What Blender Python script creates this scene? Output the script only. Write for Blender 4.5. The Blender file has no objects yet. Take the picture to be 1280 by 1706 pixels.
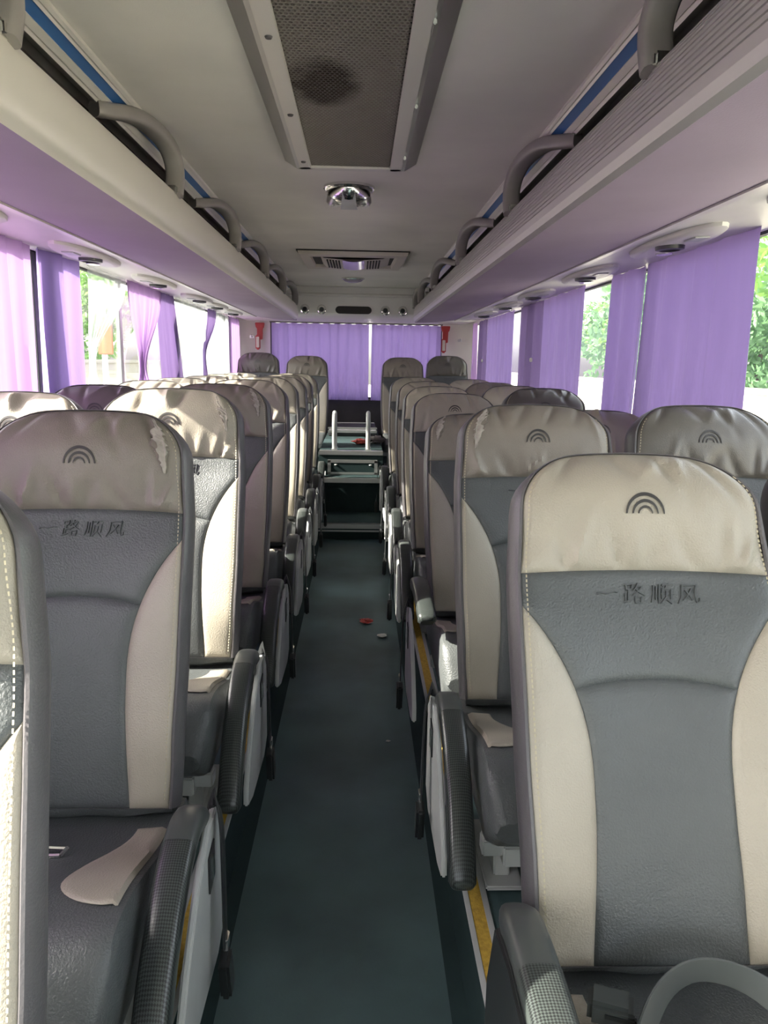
import bpy, bmesh, math, random
from mathutils import Vector, Matrix
random.seed(7)
S = bpy.context.scene
COL = S.collection
sin, cos, pi, exp = math.sin, math.cos, math.pi, math.exp

# ------------------------------------------------------------------ camera
cam_d = bpy.data.cameras.new('camera'); cam_d.sensor_fit = 'HORIZONTAL'; cam_d.sensor_width = 36
cam_d.lens = 36 * 1281 / 1280; cam_d.clip_start = .03; cam_d.clip_end = 300
cam = bpy.data.objects.new('camera', cam_d); COL.objects.link(cam)
def look(p, y, r):
    fw = Vector((sin(y)*cos(p), cos(y)*cos(p), -sin(p))); rt = Vector((cos(y), -sin(y), 0)); up = rt.cross(fw)
    r2 = rt*cos(r) + up*sin(r); u2 = up*cos(r) - rt*sin(r)
    return Matrix((r2, u2, -fw)).transposed().to_4x4()
cam.matrix_world = Matrix.Translation((.04, 0, 1.36)) @ look(.1914, .0345, .0177)
S.camera = cam

# ------------------------------------------------------------------ light and exposure
S.view_settings.view_transform = 'Standard'; S.view_settings.look = 'None'
S.view_settings.exposure = 2.3; S.view_settings.gamma = 1; S.view_settings.use_curve_mapping = False
S.cycles.use_denoising = True
S.cycles.max_bounces = 10; S.cycles.diffuse_bounces = 6; S.cycles.transparent_max_bounces = 16
SUN_DIR = Vector((1, .14, -.68)).normalized()
W = bpy.data.worlds.new('sky'); S.world = W; W.use_nodes = True
wn = W.node_tree; wn.nodes.clear()
sky = wn.nodes.new('ShaderNodeTexSky'); sky.sky_type = 'NISHITA'; sky.sun_disc = False
sky.sun_elevation = math.asin(-SUN_DIR.z); sky.sun_rotation = math.atan2(-SUN_DIR.x, -SUN_DIR.y)
sky.air_density = 1.0; sky.dust_density = 3.0; sky.ozone_density = 1.0
bg = wn.nodes.new('ShaderNodeBackground'); bg.inputs[1].default_value = .30
wo = wn.nodes.new('ShaderNodeOutputWorld')
hs = wn.nodes.new('ShaderNodeHueSaturation'); hs.inputs['Saturation'].default_value = .35; wn.links.new(sky.outputs[0], hs.inputs['Color']); wn.links.new(hs.outputs[0], bg.inputs[0]); wn.links.new(bg.outputs[0], wo.inputs[0])
sd = bpy.data.lights.new('sun', 'SUN'); sd.energy = 5.8; sd.angle = .009; sd.color = (1, .95, .86)
sun = bpy.data.objects.new('sun', sd); COL.objects.link(sun)
sun.rotation_euler = SUN_DIR.to_track_quat('-Z', 'Y').to_euler()

# ------------------------------------------------------------------ materials
def mat(name, col, rough=.5, metal=0, noise=0, nscale=8, bump=0, bscale=200, spec=.5, trans=None, stretch=None):
    m = bpy.data.materials.new(name); m.use_nodes = True
    nt = m.node_tree; b = nt.nodes['Principled BSDF']
    b.inputs['Base Color'].default_value = (*col, 1); b.inputs['Roughness'].default_value = rough
    b.inputs['Metallic'].default_value = metal; b.inputs['Specular IOR Level'].default_value = spec
    tc = nt.nodes.new('ShaderNodeTexCoord'); src = tc.outputs['Object']
    if stretch:
        mp = nt.nodes.new('ShaderNodeMapping'); mp.inputs['Scale'].default_value = stretch
        nt.links.new(src, mp.inputs[0]); src = mp.outputs[0]
    if noise:
        n = nt.nodes.new('ShaderNodeTexNoise'); n.inputs['Scale'].default_value = nscale; n.inputs['Detail'].default_value = 5
        r = nt.nodes.new('ShaderNodeValToRGB')
        r.color_ramp.elements[0].position = .3; r.color_ramp.elements[1].position = .7
        r.color_ramp.elements[0].color = (*[c*(1-noise) for c in col], 1)
        r.color_ramp.elements[1].color = (*[min(1, c*(1+noise*.6)) for c in col], 1)
        nt.links.new(src, n.inputs['Vector']); nt.links.new(n.outputs[0], r.inputs[0]); nt.links.new(r.outputs[0], b.inputs['Base Color'])
    if bump:
        n2 = nt.nodes.new('ShaderNodeTexNoise'); n2.inputs['Scale'].default_value = bscale; n2.inputs['Detail'].default_value = 3
        bp = nt.nodes.new('ShaderNodeBump'); bp.inputs['Strength'].default_value = bump; bp.inputs['Distance'].default_value = .002
        nt.links.new(src, n2.inputs['Vector']); nt.links.new(n2.outputs[0], bp.inputs['Height']); nt.links.new(bp.outputs[0], b.inputs['Normal'])
    if trans:
        out = nt.nodes['Material Output']
        t = nt.nodes.new('ShaderNodeBsdfTranslucent'); t.inputs[0].default_value = (*trans[0], 1)
        mx = nt.nodes.new('ShaderNodeMixShader'); mx.inputs[0].default_value = trans[1]
        nt.links.new(b.outputs[0], mx.inputs[1]); nt.links.new(t.outputs[0], mx.inputs[2])
        sh = mx.outputs[0]
        if len(trans) > 2:
            tr = nt.nodes.new('ShaderNodeBsdfTransparent'); m2 = nt.nodes.new('ShaderNodeMixShader'); m2.inputs[0].default_value = trans[2]
            nt.links.new(sh, m2.inputs[1]); nt.links.new(tr.outputs[0], m2.inputs[2]); sh = m2.outputs[0]
        nt.links.new(sh, out.inputs[0])
    return m
M = {}
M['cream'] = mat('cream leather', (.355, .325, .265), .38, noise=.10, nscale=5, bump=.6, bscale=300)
M['cream_shade'] = mat('taupe leather', (.225, .20, .168), .32, noise=.14, nscale=5, bump=.5, bscale=420)  # darker copy of the cream leather, headrest shade put into the colour
M['cream_shade_dark'] = mat('dark taupe leather', (.115, .108, .095), .27, noise=.14, nscale=5, bump=.35, bscale=420)  # deepest copy of that leather, for headrests whose shade is coloured in
M['dark'] = mat('charcoal leather', (.085, .093, .094), .36, noise=.12, nscale=5, bump=.8, bscale=260)
M['shell'] = mat('dark grey side leather', (.105, .10, .105), .36, noise=.12, nscale=6, bump=.3, bscale=300)
M['emboss'] = mat('dark emboss', (.035, .033, .032), .5)
M['letter'] = mat('debossed lettering', (.055, .06, .062), .45)
M['thread'] = mat('cream thread', (.42, .38, .27), .7)
M['tear'] = mat('peeled leather backing', (.36, .33, .29), .75, noise=.3, nscale=45, bump=.8, bscale=120)
M['tear_edge'] = mat('worn leather edge', (.19, .165, .138), .7)
M['black'] = mat('black plastic', (.022, .024, .025), .32)
M['grip_grey'] = mat('smooth dark grey plastic', (.06, .068, .066), .35)
M['pale'] = mat('pale grey plastic', (.46, .48, .47), .42, noise=.08, nscale=10)
M['steel'] = mat('brushed steel', (.55, .55, .53), .3, metal=.9)
M['chrome'] = mat('chrome', (.75, .75, .73), .12, metal=1)
M['alu'] = mat('ribbed aluminium', (.56, .545, .52), .38, metal=.35)
M['alucream'] = mat('cream satin profile', (.70, .68, .62), .38, metal=.25)
M['lilac'] = mat('lilac grey panel cloth', (.34, .275, .365), .75, noise=.07, nscale=3, bump=.2, bscale=300)
M['white'] = mat('off white plastic', (.66, .65, .61), .45, noise=.05, nscale=4)
M['ceil'] = mat('ceiling lining', (.78, .755, .70), .8, noise=.13, nscale=1.6, bump=.15, bscale=250)
M['rackdark'] = mat('rack lining', (.11, .10, .095), .7, noise=.2, nscale=3)
M['blue'] = mat('blue stripe', (.035, .13, .34), .35)
M['teal'] = mat('teal vinyl floor', (.085, .145, .150), .5, noise=.30, nscale=3.5, bump=.25, bscale=150)
M['teal2'] = mat('dark teal riser', (.026, .046, .047), .85, noise=.2, nscale=4, spec=.15)
M['yellow'] = mat('yellow grit strip', (.55, .36, .05), .8, noise=.25, nscale=90, bump=.8, bscale=300)
M['wall'] = mat('beige wall lining', (.76, .74, .68), .6, noise=.05, nscale=3)
M['wallgrey'] = mat('grey lower lining', (.16, .16, .165), .75, noise=.12, nscale=5)
M['rubber'] = mat('black window seal', (.02, .022, .022), .6)
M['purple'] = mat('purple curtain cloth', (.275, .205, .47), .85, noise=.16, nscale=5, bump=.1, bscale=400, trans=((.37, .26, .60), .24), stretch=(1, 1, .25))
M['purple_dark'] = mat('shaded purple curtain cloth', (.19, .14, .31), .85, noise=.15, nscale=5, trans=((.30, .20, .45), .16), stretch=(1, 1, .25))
M['pink'] = mat('sun glow lilac curtain', (.37, .245, .45), .85, noise=.12, nscale=5, trans=((.38, .235, .48), .30), stretch=(1, 1, .25))  # pinker copy of the curtain cloth, glow of backlit cloth put into colour
M['sheer'] = mat('white sheer net', (.50, .52, .53), .8, trans=((.50, .53, .54), .5, .55))
M['red'] = mat('red plastic', (.40, .03, .03), .4)
M['redfoil'] = mat('red wrapper', (.62, .10, .08), .35, noise=.5, nscale=60)
M['paper'] = mat('white paper', (.75, .74, .70), .8)
M['beige'] = mat('aged cream plastic', (.60, .55, .48), .5)
M['hole'] = mat('dark recess', (.03, .028, .026), .8)
M['lens'] = mat('lilac lamp lens', (.38, .33, .42), .15)
M['vinyl_rear'] = mat('grey rear lining', (.10, .10, .105), .9, spec=.15, noise=.2, nscale=4)
M['leaf'] = mat('green leaves', (.13, .28, .07), .6, noise=.3, nscale=1.2, trans=((.22, .42, .08), .35))
M['leaf2'] = mat('blue green leaves', (.14, .27, .13), .6, noise=.3, nscale=1.2, trans=((.22, .40, .16), .35))
M['bark'] = mat('bark', (.12, .09, .06), .9)
M['masonry'] = mat('pale rendered wall', (.42, .40, .34), .9, noise=.06, nscale=2)
M['asphalt'] = mat('pale concrete yard', (.45, .44, .41), .9, noise=.1, nscale=.6)
M['orange'] = mat('orange board', (.60, .22, .10), .6)
M['pinkred'] = mat('pink disc', (.65, .20, .20), .6)

def soil(m, z0, z1):                             # dust stains rising from a curtain's hem
    nt = m.node_tree; b = nt.nodes['Principled BSDF']; old = b.inputs['Base Color'].links[0].from_socket
    tc = nt.nodes.new('ShaderNodeTexCoord'); sx = nt.nodes.new('ShaderNodeSeparateXYZ'); mr = nt.nodes.new('ShaderNodeMapRange')
    mr.inputs['From Min'].default_value = z1; mr.inputs['From Max'].default_value = z0
    mp = nt.nodes.new('ShaderNodeMapping'); mp.inputs['Scale'].default_value = (1, 1, .22)
    n = nt.nodes.new('ShaderNodeTexNoise'); n.inputs['Scale'].default_value = 13; n.inputs['Detail'].default_value = 6; n.inputs['Roughness'].default_value = .7
    r = nt.nodes.new('ShaderNodeValToRGB'); r.color_ramp.elements[0].position = .40; r.color_ramp.elements[1].position = .68
    mu = nt.nodes.new('ShaderNodeMath'); mu.operation = 'MULTIPLY'; mx = nt.nodes.new('ShaderNodeMixRGB'); mx.inputs[2].default_value = (.13, .10, .19, 1)
    L = nt.links.new
    L(tc.outputs['Object'], sx.inputs[0]); L(sx.outputs[2], mr.inputs['Value']); L(tc.outputs['Object'], mp.inputs[0]); L(mp.outputs[0], n.inputs['Vector']); L(n.outputs[0], r.inputs[0])
    L(r.outputs[0], mu.inputs[0]); L(mr.outputs[0], mu.inputs[1]); L(mu.outputs[0], mx.inputs[0]); L(old, mx.inputs[1]); L(mx.outputs[0], b.inputs['Base Color'])
soil(M['purple'], .95, 1.50)
def glass_mat():
    m = bpy.data.materials.new('window glass'); m.use_nodes = True; nt = m.node_tree; nt.nodes.clear()
    o = nt.nodes.new('ShaderNodeOutputMaterial'); t = nt.nodes.new('ShaderNodeBsdfTransparent'); t.inputs[0].default_value = (.92, .915, .895, 1)
    g = nt.nodes.new('ShaderNodeBsdfGlossy'); g.inputs['Roughness'].default_value = .03
    lw = nt.nodes.new('ShaderNodeLayerWeight'); f = nt.nodes.new('ShaderNodeMath'); f.operation = 'POWER'; f.inputs[1].default_value = 5
    nt.links.new(lw.outputs['Facing'], f.inputs[0]); x = nt.nodes.new('ShaderNodeMixShader')
    nt.links.new(f.outputs[0], x.inputs[0]); nt.links.new(t.outputs[0], x.inputs[1]); nt.links.new(g.outputs[0], x.inputs[2]); nt.links.new(x.outputs[0], o.inputs[0])
    return m
M['glass'] = glass_mat()
def weave_mat():
    m = mat('carbon weave grip', (.03, .036, .034), .3); nt = m.node_tree; b = nt.nodes['Principled BSDF']
    tc = nt.nodes.new('ShaderNodeTexCoord'); ck = nt.nodes.new('ShaderNodeTexChecker'); ck.inputs['Scale'].default_value = 330
    mp = nt.nodes.new('ShaderNodeMapping'); mp.inputs['Rotation'].default_value = (0, 0, .785); mp.inputs['Scale'].default_value = (1, 1, .02)
    ck.inputs['Color1'].default_value = (.014, .016, .016, 1); ck.inputs['Color2'].default_value = (.055, .066, .062, 1)
    nt.links.new(tc.outputs['Object'], mp.inputs[0]); nt.links.new(mp.outputs[0], ck.inputs['Vector']); nt.links.new(ck.outputs['Color'], b.inputs['Base Color'])
    return m
M['weave'] = weave_mat()
def grille_mat():
    m = mat('dusty metal mesh', (.16, .14, .125), .5, metal=.3); nt = m.node_tree; b = nt.nodes['Principled BSDF']
    tc = nt.nodes.new('ShaderNodeTexCoord'); mp = nt.nodes.new('ShaderNodeMapping')
    mp.inputs['Location'].default_value = (.06*9, -2.12*5, 0); mp.inputs['Scale'].default_value = (9, 5, 0)
    gr = nt.nodes.new('ShaderNodeTexGradient'); gr.gradient_type = 'SPHERICAL'
    n = nt.nodes.new('ShaderNodeTexNoise'); n.inputs['Scale'].default_value = 14
    mu = nt.nodes.new('ShaderNodeMath'); mu.operation = 'MULTIPLY'
    r = nt.nodes.new('ShaderNodeValToRGB'); r.color_ramp.elements[0].color = (.25, .225, .195, 1); r.color_ramp.elements[1].color = (.06, .045, .035, 1)
    r.color_ramp.elements[0].position = .02; r.color_ramp.elements[1].position = .22
    nt.links.new(tc.outputs['Object'], mp.inputs[0]); nt.links.new(mp.outputs[0], gr.inputs[0]); nt.links.new(tc.outputs['Object'], n.inputs['Vector'])
    nt.links.new(gr.outputs['Fac'], mu.inputs[0]); nt.links.new(n.outputs[0], mu.inputs[1]); nt.links.new(mu.outputs[0], r.inputs[0]); nt.links.new(r.outputs[0], b.inputs['Base Color'])
    return m
M['mesh'] = grille_mat()

# ------------------------------------------------------------------ mesh helpers
class MB:
    def __init__(s): s.v = []; s.f = []
    def grid(s, rows, closed=False, flip=False):
        o = len(s.v); n = len(rows[0])
        for r in rows: s.v += [tuple(p) for p in r]
        for i in range(len(rows)-1):
            for j in range(n if closed else n-1):
                a, b = o+i*n+j, o+i*n+(j+1) % n; q = (a, b, b+n, a+n)
                s.f.append(q[::-1] if flip else q)
        return s
    def cap(s, pts, flip=False):
        o = len(s.v); s.v += [tuple(p) for p in pts]; q = tuple(range(o, o+len(pts))); s.f.append(q[::-1] if flip else q); return s
    def box(s, c, d, rot=None):
        x, y, z = (k/2 for k in d); o = len(s.v)
        for i in range(8):
            p = Vector(((x if i & 1 else -x), (y if i & 2 else -y), (z if i & 4 else -z)))
            if rot: p = rot @ p
            s.v.append(tuple(p+Vector(c)))
        for q in ((0, 2, 3, 1), (4, 5, 7, 6), (0, 1, 5, 4), (2, 6, 7, 3), (0, 4, 6, 2), (1, 3, 7, 5)): s.f.append(tuple(o+k for k in q))
        return s
    def prism(s, poly, ax, a, b):              # polygon in the other two axes, extruded along ax from a to b
        def p3(p, h): q = [p[0], p[1]]; q.insert(ax, h); return q
        n = len(poly); o = len(s.v)
        s.v += [tuple(p3(p, a)) for p in poly]+[tuple(p3(p, b)) for p in poly]
        s.f.append(tuple(range(o, o+n))[::-1]); s.f.append(tuple(range(o+n, o+2*n)))
        for i in range(n): j = (i+1) % n; s.f.append((o+i, o+j, o+n+j, o+n+i))
        return s
    def tube(s, path, r, n=8, r2=None, up=Vector((1, 0, 0)), caps=True):
        path = [Vector(p) for p in path]; rows = []
        for i, p in enumerate(path):
            t = (path[min(i+1, len(path)-1)]-path[max(i-1, 0)]).normalized()
            a = up - t*up.dot(t)
            if a.length < 1e-3: a = Vector((0, 0, 1)) - t*t.z
            a.normalize(); b = t.cross(a)
            ra = r[i] if isinstance(r, (list, tuple)) else r; rb = (r2[i] if isinstance(r2, (list, tuple)) else r2) if r2 is not None else ra
            row = []
            for k in range(n):
                an = 2*pi*k/n
                ca, sa = cos(an), sin(an)
                if r2 is not None: ca = math.copysign(abs(ca)**.6, ca); sa = math.copysign(abs(sa)**.6, sa)
                row.append(p + a*ra*ca + b*rb*sa)
            rows.append(row)
        s.grid(rows, closed=True)
        if caps: s.cap(rows[0], True); s.cap(rows[-1])
        return s
    def lathe(s, prof, c, n=24, sx=1, sy=1):     # (radius, z)
        s.grid([[(c[0]+r*sx*cos(2*pi*k/n), c[1]+r*sy*sin(2*pi*k/n), c[2]+z) for k in range(n)] for r, z in prof], closed=True)
        return s
    def mesh(s, name, material, bevel=0, smooth=True):
        me = bpy.data.meshes.new(name); me.from_pydata(s.v, [], s.f); me.update()
        bm = bmesh.new(); bm.from_mesh(me)
        bmesh.ops.recalc_face_normals(bm, faces=bm.faces)
        if bevel:
            es = [e for e in bm.edges if len(e.link_faces) == 2 and e.calc_face_angle(0) > .6]
            bmesh.ops.bevel(bm, geom=es, offset=bevel, segments=2, affect='EDGES', clamp_overlap=True)
        bm.to_mesh(me); bm.free()
        if smooth:
            me.shade_smooth(); me.set_sharp_from_angle(angle=.75)
        if material: me.materials.append(material)
        return me
    def build(s, name, material, parent=None, bevel=0, smooth=True):
        return link(name, s.mesh(name, material, bevel, smooth), parent)
def link(name, me, parent=None, loc=None, rot=None):
    o = bpy.data.objects.new(name, me); COL.objects.link(o)
    if parent: o.parent = parent
    if loc: o.location = loc
    if rot: o.rotation_euler = rot
    return o
def tag(o, label=None, cat=None, group=None, kind=None):
    if label: o['label'] = label
    if cat: o['category'] = cat
    if group: o['group'] = group
    if kind: o['kind'] = kind
    return o
def thing(name, label, cat, loc=(0, 0, 0), group=None, rz=0):
    o = bpy.data.objects.new(name, None); COL.objects.link(o); o.location = loc; o.rotation_euler = (0, 0, rz); o.empty_display_size = .1
    return tag(o, label, cat, group)
def struct(name, mb, m, bevel=0, parent=None):
    o = mb.build(name, m, parent, bevel); o['kind'] = 'structure'; return o
def copy_tree(o, parent=None):
    c = o.copy(); COL.objects.link(c)
    if parent: c.parent = parent
    for ch in o.children: copy_tree(ch, c)
    return c
def lerp(a, b, t): return a+(b-a)*t
def sm(a, b, x): x = min(1, max(0, (x-a)/(b-a))); return x*x*(3-2*x)
def table(pts, x):
    for (x0, y0), (x1, y1) in zip(pts, pts[1:]):
        if x <= x1: return lerp(y0, y1, sm(x0, x1, x)*.5+.5*min(1, max(0, (x-x0)/(x1-x0))))
    return pts[-1][1]

# ------------------------------------------------------------------ the coach shell
XW, ZC, ZP, Y0, YR = 1.36, 2.08, .12, -2.5, 9.2     # half width, ceiling, seat platform, front, rear wall
struct('floor', MB().box((0, (5.9+Y0)/2, -.02), (.70, 5.9-Y0, .04)), M['teal'])
for s, nm in ((-1, 'platform_floor'), (1, 'platform_floor')):
    struct(nm, MB().box((s*(XW+.31)/2, (Y0+YR)/2, ZP/2), (XW-.31, YR-Y0, ZP)), M['teal'], .004)
    side = 'left' if s < 0 else 'right'
    struct('baseboard_'+side, MB().prism([(s*.31, .118), (s*.302, .118), (s*.30, .05), (s*.285, .012), (s*.25, .002), (s*.25, 0), (s*.31, 0)], 1, Y0, 5.86), M['teal2'])
    t = struct('trim_1' if s < 0 else 'trim_2', MB().box((s*.306, 2.28, ZP+.003), (.012, 7.1, .007)).box((s*.349, 2.28, ZP+.003), (.014, 7.1, .007)), M['pale'], .001)
    y = struct('yellow_strip', MB().box((s*.327, 2.28, ZP+.002), (.03, 7.1, .005)), M['yellow'], 0, t)
# ceiling with the side coves above the racks
cv = [(-XW, 1.80), (-1.28, 1.95), (-1.10, 2.05), (-.75, 2.082), (-.4, ZC), (.4, ZC), (.75, 2.082), (1.10, 2.05), (1.28, 1.95), (XW, 1.80)]
struct('ceiling', MB().grid([[(x, Y0, z) for x, z in cv], [(x, 3.5, z) for x, z in cv], [(x, YR, z) for x, z in cv]]).grid([[(x*1.02, Y0, z+.05) for x, z in cv], [(x*1.02, YR, z+.05) for x, z in cv]]), M['ceil'])
JO = [Y0, 1.1, 3.50, 5.86, 8.22, YR-.12]
ZS, ZT = .96, 1.82
wi = 0
for s, side in ((-1, 'left'), (1, 'right')):
    w = MB().box((s*(XW+.02), (Y0+YR)/2, ZS/2), (.04, YR-Y0, ZS)).box((s*(XW+.02), (Y0+YR)/2, ZT+.04), (.04, YR-Y0, .08))
    struct('wall_'+side, w, M['wall'])
    struct('trim_3' if s < 0 else 'trim_4', MB().box((s*(XW-.008), (Y0+YR)/2, ZS), (.03, YR-Y0, .02)), M['pale'], .004)
    for a, b in zip(JO, JO[1:]):
        wi += 1
        f = MB()
        for yy in (a+.022, b-.022): f.box((s*(XW+.012), yy, (ZS+ZT)/2), (.03, .045, ZT-ZS))
        f.box((s*(XW+.012), (a+b)/2, ZS+.012), (.03, b-a, .024)); f.box((s*(XW+.012), (a+b)/2, ZT-.012), (.03, b-a, .024))
        fr = struct('window_%d' % wi, f, M['rubber'], .003)
        MB().box((s*(XW+.014), (a+b)/2, (ZS+ZT)/2), (.006, b-a-.07, ZT-ZS-.03)).build('pane', M['glass'], fr)
        if s < 0 and 3 < a < 4:
            MB().box((s*(XW+.004), 4.66, (ZS+ZT)/2), (.02, .05, ZT-ZS-.04)).build('slider_rail', M['pale'], fr, .003)
# rear wall with its window
r = MB().box((0, YR+.03, .46), (2*XW+.06, .06, .93))
for s in (-1, 1): r.box((s*1.20, YR+.03, 1.5), (.38, .06, 1.2))
r.box((0, YR+.03, 1.96), (2*XW, .06, .28))
struct('wall_rear', r, M['wall'])
struct('trim_5', MB().box((0, YR-.012, .70), (2.0, .024, .46)), M['vinyl_rear'], .006)
wi += 1
fr = struct('window_%d' % wi, MB().box((0, YR+.02, .945), (2.03, .05, .03)).box((0, YR+.02, 1.815), (2.03, .05, .03)).box((-1.0, YR+.02, 1.38), (.03, .05, .9)).box((1.0, YR+.02, 1.38), (.03, .05, .9)), M['rubber'], .003)
MB().box((0, YR+.03, 1.38), (1.98, .006, .86)).build('pane', M['glass'], fr)
# rounded rear corner pillars
for s, nm in ((-1, 'trim_6'), (1, 'trim_7')):
    pts = [(s*.99, YR-.004), (s*1.15, YR-.02), (s*1.27, YR-.08), (s*1.345, YR-.22), (s*1.355, YR-.36), (s*XW, YR+.0)]
    struct(nm, MB().prism(pts, 2, .93, 1.83), M['wall'])

# front bulkhead behind the camera, with the windscreen
fw_ = MB().box((0, Y0-.02, .40), (2*XW, .05, .80)).box((0, Y0-.02, 1.98), (2*XW, .05, .22))
for s in (-1, 1): fw_.box((s*1.29, Y0-.02, 1.34), (.14, .05, 1.1))
struct('wall_front', fw_, M['wallgrey'])
wi += 1
fr = struct('window_%d' % wi, MB().box((0, Y0-.02, .81), (2.5, .06, .03)).box((0, Y0-.02, 1.87), (2.5, .06, .03)), M['rubber'])
MB().box((0, Y0-.02, 1.34), (2.42, .006, 1.04)).build('pane', M['glass'], fr)

# steps up the aisle to the rear platform
def step(y, z0, z1, yb, x0, x1):
    return MB().box(((x0+x1)/2, (y+yb)/2, (z0+z1)/2), (x1-x0, yb-y, z1-z0))
ST = [(5.88, 0, .121, 6.373), (6.373, 0, .407, 6.586), (6.586, 0, .615, YR-.03)]
for i, (y, z0, z1, yb) in enumerate(ST):
    o = struct('floor_step', step(y, z0, z1-.006, yb, -.30, .25), M['teal2'], .002)
    n = MB().box((-.025, y-.004, z1-.018), (.548, .012, .036)).box((-.025, y+.02, z1-.003), (.548, .05, .006))
    n.build('step_nosing', M['steel'], o, .002)
    tr = MB().box((-.025, (y+.045+yb)/2, z1-.003), (.54, yb-y-.045, .006)).build('step_tread', M['teal2'], o)
    if i == 0:
        MB().box((-.025, y+.012, .066), (.53, .03, .014)).build('lower_strip', M['steel'], o, .002)
    if i == 2:
        f = MB()
        f.box((-.011, y-.006, .525), (.43, .012, .028)).box((-.011, y-.006, .420), (.43, .012, .02))
        for x in (-.212, .190): f.box((x, y-.006, .472), (.028, .012, .12))
        f.build('riser_frame', M['steel'], o, .002)
        MB().box((-.011, y-.004, .472), (.38, .008, .09)).build('riser_panel', M['teal2'], o)
        for x in (-.155, .142): MB().lathe([(0, -.003), (.012, -.003), (.012, .003), (0, .004)], (0, 0, 0), 10).build('bolt', M['paper'], o).location = (x, y-.01, .495)
# platforms raised beside the rear steps carry the last seats
for s in (-1, 1):
    x0, x1 = (-1.36, -.302) if s < 0 else (.252, 1.36)
    struct('platform_floor', MB().box(((x0+x1)/2, 8.60, .19), (x1-x0, 1.18, .16)), M['teal2'], .004)
struct('trim_8', MB().box((-.025, 8.5, .645), (.50, 1.2, .05)), M['vinyl_rear'], .006)
struct('trim_9', MB().box((-.025, 7.885, .70), (.50, .022, .018)).box((-.025, 7.885, .665), (.50, .022, .024)), M['steel'], .003)
for s, x in (('left', -.171), ('right', .121)):
    t = thing('step_handrail', 'pale hoop handrail at top of the aisle steps, %s one' % s, 'handrail', (x, 6.66, .615), 'hoop handrails on the top step')
    pts = [(0, .0, 0), (0, -.02, .12), (0, -.025, .24), (0, 0, .30), (0, .07, .315), (0, .15, .30), (0, .18, .24), (0, .175, .12), (0, .16, 0)]
    MB().tube(pts, .019, 10).build('rail', M['pale'], t)
    MB().box((0, 0, .004), (.05, .05, .008)).box((0, .16, .004), (.05, .05, .008)).build('foot_plate', M['steel'], t, .002)

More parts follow.
